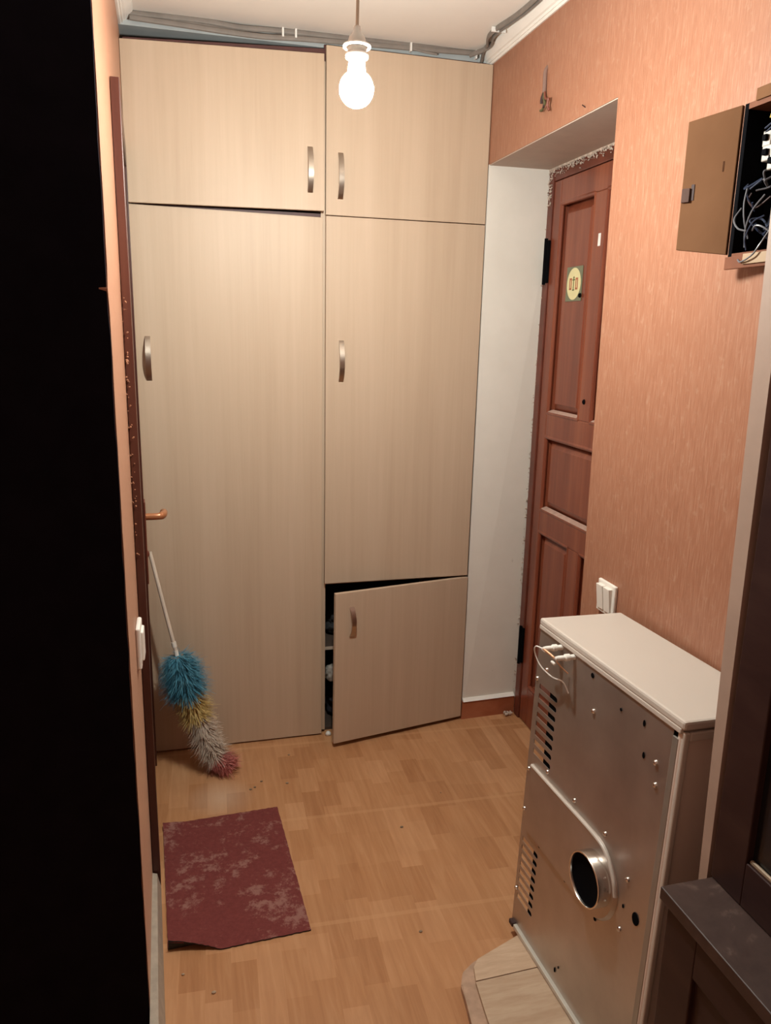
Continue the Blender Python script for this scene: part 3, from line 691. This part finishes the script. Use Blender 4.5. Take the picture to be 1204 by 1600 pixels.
Lbox('top_lid', -.004, BD+.001, -.002, BW+.008, BH-.008, BH+.010, M_ENAMEL, .005)
Lbox('lid_lip', -.004, .004, 0, BW, BH-.017, BH-.006, M_ENAMEL, .002)
Lbox('bottom_rail', -.009, .004, .024, .50, -.006, .006, plain('foil_rail', (.62, .60, .54), .4, .3), .0015)
Lbox('rubber_foot', -.011, .004, .002, .022, -.006, .007, M_RUBBER, .003)
# raised pressed plate, round at one end
cy, cz, rr = .308, .373, .094
poly = [(.028, cz+rr), (.028, cz-rr+.006)] + [(cy+rr*math.sin(t_), cz-rr*math.cos(t_)) for t_ in [math.pi*k/24 for k in range(25)]]
bm = bmesh.new()
A = [bm.verts.new((-.0002, a, b)) for a, b in poly]
def inset(a, b, i): 
    return (min(max(a, .028+i), cy) if a <= cy else cy+(a-cy)*(rr-i)/rr, cz+(b-cz)*(rr-i)/rr)
B = [bm.verts.new((-.0075, *inset(a, b, .006))) for a, b in poly]
n = len(poly)
for i in range(n): bm.faces.new((A[i], A[(i+1) % n], B[(i+1) % n], B[i]))
bm.faces.new(B)
mesh_obj('raised_plate', bm, M_METAL, bo, local=True)
tube('plate_edge_highlight', [(-.005, .030, cz+rr-.004), (-.005, .17, cz+rr-.004), (-.005, cy, cz+rr-.004), (-.005, cy+rr*.5, cz+rr*.83), (-.005, cy+rr*.84, cz+rr*.45), (-.0045, cy+rr*.96, cz+.01)], .0042, M_ENAMEL, bo, 8, local=True)['label'] = 'highlight painted as a pale bead on the upper edge of the raised plate'  # highlight of the lit upper edge, built as a white bead
RM = Matrix.Translation((-.007, .333, .380)) @ Matrix.Scale(1.07, 4)@Matrix.Rotation(-math.pi/2, 4, 'Y')
pipe = lathe('flue_pipe', [(.0535, 0), (.0535, .026), (.0525, .028), (.0500, .028), (.0490, .026), (.0490, .0)], RM, M_CHROME, bo, 48, local=True)
lathe('flue_shade_cap', [(.0492, .0), (.0492, .0235), (.044, .021), (.0, .021)], RM, M_BLACK, pipe, 32, local=True)  # solid black cap stands in for the shade inside the pipe
def screw(y, z, x=0, r=.0058):
    bm = bmesh.new(); Mx = Matrix.Translation((x, y, z))@Matrix.Rotation(-math.pi/2, 4, 'Y')
    add_lathe(bm, [(0, .0055), (r*.55, .005), (r*.9, .003), (r, 0), (0, 0)], Mx, 12)
    mesh_obj('screw', bm, M_CHROME, bo, smooth=True, local=True)
for y, z in ((.047, .721), (.008, .682), (.248, .717), (.096, .484), (.217, .486), (.338, .486), (.425, .444), (.420, .326), (.011, .443), (.008, .33), (.007, .10), (.458, .719), (.465, .677)): screw(y, z)
def hole(y, z, ry, rz):
    bm = bmesh.new(); Mx = Matrix.Translation((-.0012, y, z))@Matrix.Rotation(-math.pi/2, 4, 'Y')@Matrix.Diagonal((rz, ry, 1, 1))
    add_lathe(bm, [(0, .0006), (1, .0006), (1.15, 0), (0, 0)], Mx, 14); mesh_obj('hole_shade_disc', bm, M_BLACK, bo, local=True)  # black disc painted in for the darkness inside a drilled hole
for y, z, a, c in ((.462, .384, .009, .012), (.422, .381, .0025, .004), (.216, .041, .003, .006), (.229, .059, .002, .003), (.23, .790, .005, .005), (.338, .766, .003, .003), (.412, .775, .003, .006), (.422, .714, .003, .006), (.094, .283, .004, .004), (.215, .281, .004, .004), (.339, .282, .004, .004)): hole(y, z, a, c)
# ignition terminals with their wire
for y in (.100, .155):
    lathe('terminal', [(0, .050), (.004, .048), (.0055, .040), (.0055, .026), (.008, .024), (.008, .014), (.0055, .012), (.0065, 0), (0, 0)], Matrix.Translation((0, y, .800))@Matrix.Rotation(-math.pi/2, 4, 'Y'), M_CERAM, bo, 16, local=True)
tube('wire', [(-.048, .100, .800), (-.052, .075, .796), (-.044, .058, .775), (-.036, .075, .748), (-.025, .110, .735), (-.014, .140, .735), (-.004, .152, .712)], .0016, M_CLIP, bo, 6, local=True)
tube('wire', [(-.048, .100, .800), (-.040, .115, .794), (-.036, .130, .790), (-.048, .155, .800)], .0028, M_WIREC, bo, 6, local=True)
tube('wire', [(-.048, .155, .800), (-.034, .140, .785), (-.02, .135, .77), (-.004, .142, .755)], .0016, M_WIREC, bo, 6, local=True)
for y, z in ((.085, .790), (.130, .778)): Lbox('wire_splice', -.040, -.034, y-.008, y+.008, z-.003, z+.003, M_CERAM, .002)

# ------------------------------------------------------------------ board under the boiler
wb = thing('wooden_board', 'pale wooden board with rough rounded rim under the leaning boiler', 'board', (.75, 1.3, 0))
out = [(1.00, 1.50), (.86, 1.545), (.775, 1.530), (.64, 1.478), (.605, 1.455), (.588, 1.42), (.584, 1.38), (.574, 1.31), (.565, 1.22), (.556, 1.02), (1.00, 1.02)]
bm = bmesh.new(); add_prism(bm, out, lambda a, b: (a, b, .001), lambda a, b: (a, b, .020)); bmesh.ops.bevel(bm, geom=[e for e in bm.edges], offset=.003, segments=2, affect='EDGES')
mesh_obj('rim_board', bm, M_RIM, wb)
bm = bmesh.new(); add_prism(bm, [(1.00, 1.492), (.86, 1.535), (.782, 1.523), (.650, 1.473), (.632, 1.452), (.622, 1.412), (1.00, 1.424)], lambda a, b: (a, b, .020), lambda a, b: (a, b, .0300))
mesh_obj('plank', bm, M_BOARD, wb)
bm = bmesh.new(); add_prism(bm, [(1.00, 1.422), (.621, 1.410), (.612, 1.33), (.602, 1.22), (.594, 1.02), (1.00, 1.02)], lambda a, b: (a, b, .020), lambda a, b: (a, b, .0292))
mesh_obj('plank', bm, M_BOARD2, wb)

# ------------------------------------------------------------------ maroon mat
bm = bmesh.new(); N = 48
c00, c10, c11, c01 = Vector((-.0845, 1.672, 0)), Vector((.273, 1.688, 0)), Vector((.251, 2.240, 0)), Vector((-.108, 2.222, 0))
G = []
for j in range(N+1):
    row = []
    for i in range(N+1):
        a, b = i/N, j/N
        p = c00*(1-a)*(1-b)+c10*a*(1-b)+c11*a*b+c01*(1-a)*b
        z = .0015
        p = p+Vector((random.uniform(-1, 1)*.0008*(i in (0, N)), random.uniform(-1, 1)*.0012*(j in (0, N)), 0))
        # near left corner lifts and its edge peels back
        ca = max(0, 1-(a/.34))**.8; cb = max(0, 1-b/.062); cr = ca*cb
        z += .030*ca*(1-(1-cb)**2.2)
        p.y += .030*ca*cb**1.6
        cr2 = max(0, 1-a/.20)*max(0, 1-(1-b)/.06); z += .012*cr2; p.y -= .006*cr2
        row.append(bm.verts.new((p.x, p.y, z)))
    G.append(row)
for j in range(N):
    for i in range(N): bm.faces.new((G[j][i], G[j][i+1], G[j+1][i+1], G[j+1][i]))
g = bmesh.ops.extrude_face_region(bm, geom=bm.faces[:])
top = [e for e in g['geom'] if isinstance(e, bmesh.types.BMVert)]
for v in top: v.co.z += .003
mt = thing('door_mat', 'dusty maroon rubber mat with a curled corner on the floor', 'mat', (.08, 1.95, 0))
sf = mesh_obj('mat_sheet', bm, M_MAT, mt, smooth=True)
sf.data.materials.append(M_MATB)
for p in sf.data.polygons:
    if p.normal.z < -.05 or (p.center.y < 1.72 and abs(p.normal.z) < .3): p.material_index = 1

# ------------------------------------------------------------------ feather duster
du = thing('dust_mop', 'blue, yellow, white and pink fluffy duster leaning head-down in the corner', 'duster', (.05, 2.52, 0))
spine = catmull([(.105, 2.490, .022), (.060, 2.512, .065), (.022, 2.528, .165), (-.012, 2.540, .27), (-.036, 2.545, .36), (-.052, 2.548, .435)], 10)
tube('handle', [(-.048, 2.548, .418), (-.060, 2.552, .475), (-.0845, 2.560, .595), (-.1235, 2.572, .795)], .0065, plain('white_plastic_stick', (.68, .58, .48), .45), du, 10, False)
tube('collar', [(-.050, 2.5485, .425), (-.0545, 2.550, .448)], .0075, M_WHITEP, du, 12, False)
tube('collar', [(-.057, 2.551, .460), (-.0605, 2.552, .478)], .0085, M_WHITEP, du, 12, False)
def fluff(name, t0, t1, rad, n, cols, droop=.35, seed=1, label=None):
    R = random.Random(seed); bm = bmesh.new(); L = len(spine)-1
    for _ in range(n):
        t = R.uniform(t0, t1); k = min(int(t*L), L-1); f = t*L-k
        p = spine[k].lerp(spine[k+1], f); ax = (spine[k+1]-spine[k]).normalized()
        d = Vector((R.gauss(0, 1), R.gauss(0, 1), R.gauss(0, 1))); d = (d-ax*d.dot(ax)).normalized()
        ln = rad(t)*R.uniform(.72, 1.12); w_ = R.uniform(.0010, .0022)
        sd = d.cross(ax).normalized()*w_
        bend = Vector((R.gauss(0, .22), R.gauss(0, .22), R.gauss(0, .22)))
        pts = []
        for q in range(5):
            s = q/4; c = p+d*ln*s+bend*ln*s*s*.9-ax*ln*droop*s*s*(-1)
            c.y = min(c.y, D-.004); c.z = max(c.z, .003); c.x = max(c.x, lw(c.y)+.03-.001*q)
            pts.append(c)
        pv = None
        for q, c in enumerate(pts):
            ww = sd*(1-q/4*.75)
            a, b = bm.verts.new(c-ww), bm.verts.new(c+ww)
            if pv: bm.faces.new((pv[0], pv[1], b, a))
            pv = (a, b)
    me = bpy.data.meshes.new(name); bm.to_mesh(me); bm.free()
    t = NT(name+'_fibre'); v = t.coords(); t.col(t.ramp(t.noise(v, 45, 3, .6), [(.3, cols[0]), (.55, cols[1]), (.75, cols[2])])); t.set(.6, 0, .4)
    me.materials.append(t.m)
    o = bpy.data.objects.new(name, me); COL.objects.link(o); setp(o, du); o['kind'] = 'stuff'
    if label: o['label'] = label
    return o
def core(t0, t1, r, col_, name):
    L = len(spine)-1; pts = [spine[int(t0*L)+i] for i in range(int((t1-t0)*L)+1)]
    tube(name, pts, r, plain(name+'_base', col_, .9), du, 10, False)
core(.02, .99, .022, (.20, .17, .14), 'wire_core')
fluff('blue_fibres', .66, .985, lambda t: .070 if t < .9 else .058, 5200, [(.045, .17, .26), (.075, .27, .38), (.18, .42, .52)], -.25, 1, 'blue synthetic fibres')
fluff('yellow_fibres', .47, .67, lambda t: .055, 2600, [(.50, .34, .11), (.66, .48, .18), (.80, .64, .32)], -.3, 2, 'yellow synthetic fibres')
fluff('white_fibres', .17, .48, lambda t: .052, 3400, [(.50, .40, .32), (.66, .55, .45), (.80, .70, .60)], -.3, 3, 'off-white synthetic fibres')
fluff('pink_fibres', .0, .18, lambda t: .052, 2200, [(.50, .15, .13), (.64, .23, .20), (.76, .36, .31)], -.45, 4, 'pink synthetic fibres')

# small crumbs on the floor
cr = bmesh.new(); Rn = random.Random(5)
for x, y in ((.19, 2.37), (.215, 2.40), (.175, 2.36), (.30, 2.37), (.55, 1.62), (.62, 2.05), (.80, 2.2), (-.05, 1.62), (.02, 1.55), (.33, 2.55)):
    bmesh.ops.create_icosphere(cr, subdivisions=1, radius=Rn.uniform(.002, .0045), matrix=Matrix.Translation((x, y, .0025))@Matrix.Diagonal((1.4, 1, .6, 1)))
o = mesh_obj('crumbs', cr, plain('crumb', (.30, .22, .15), .9, var=.5)); o['kind'] = 'stuff'; tag(o, 'scattered crumbs and grit lying on the linoleum floor', 'crumbs')
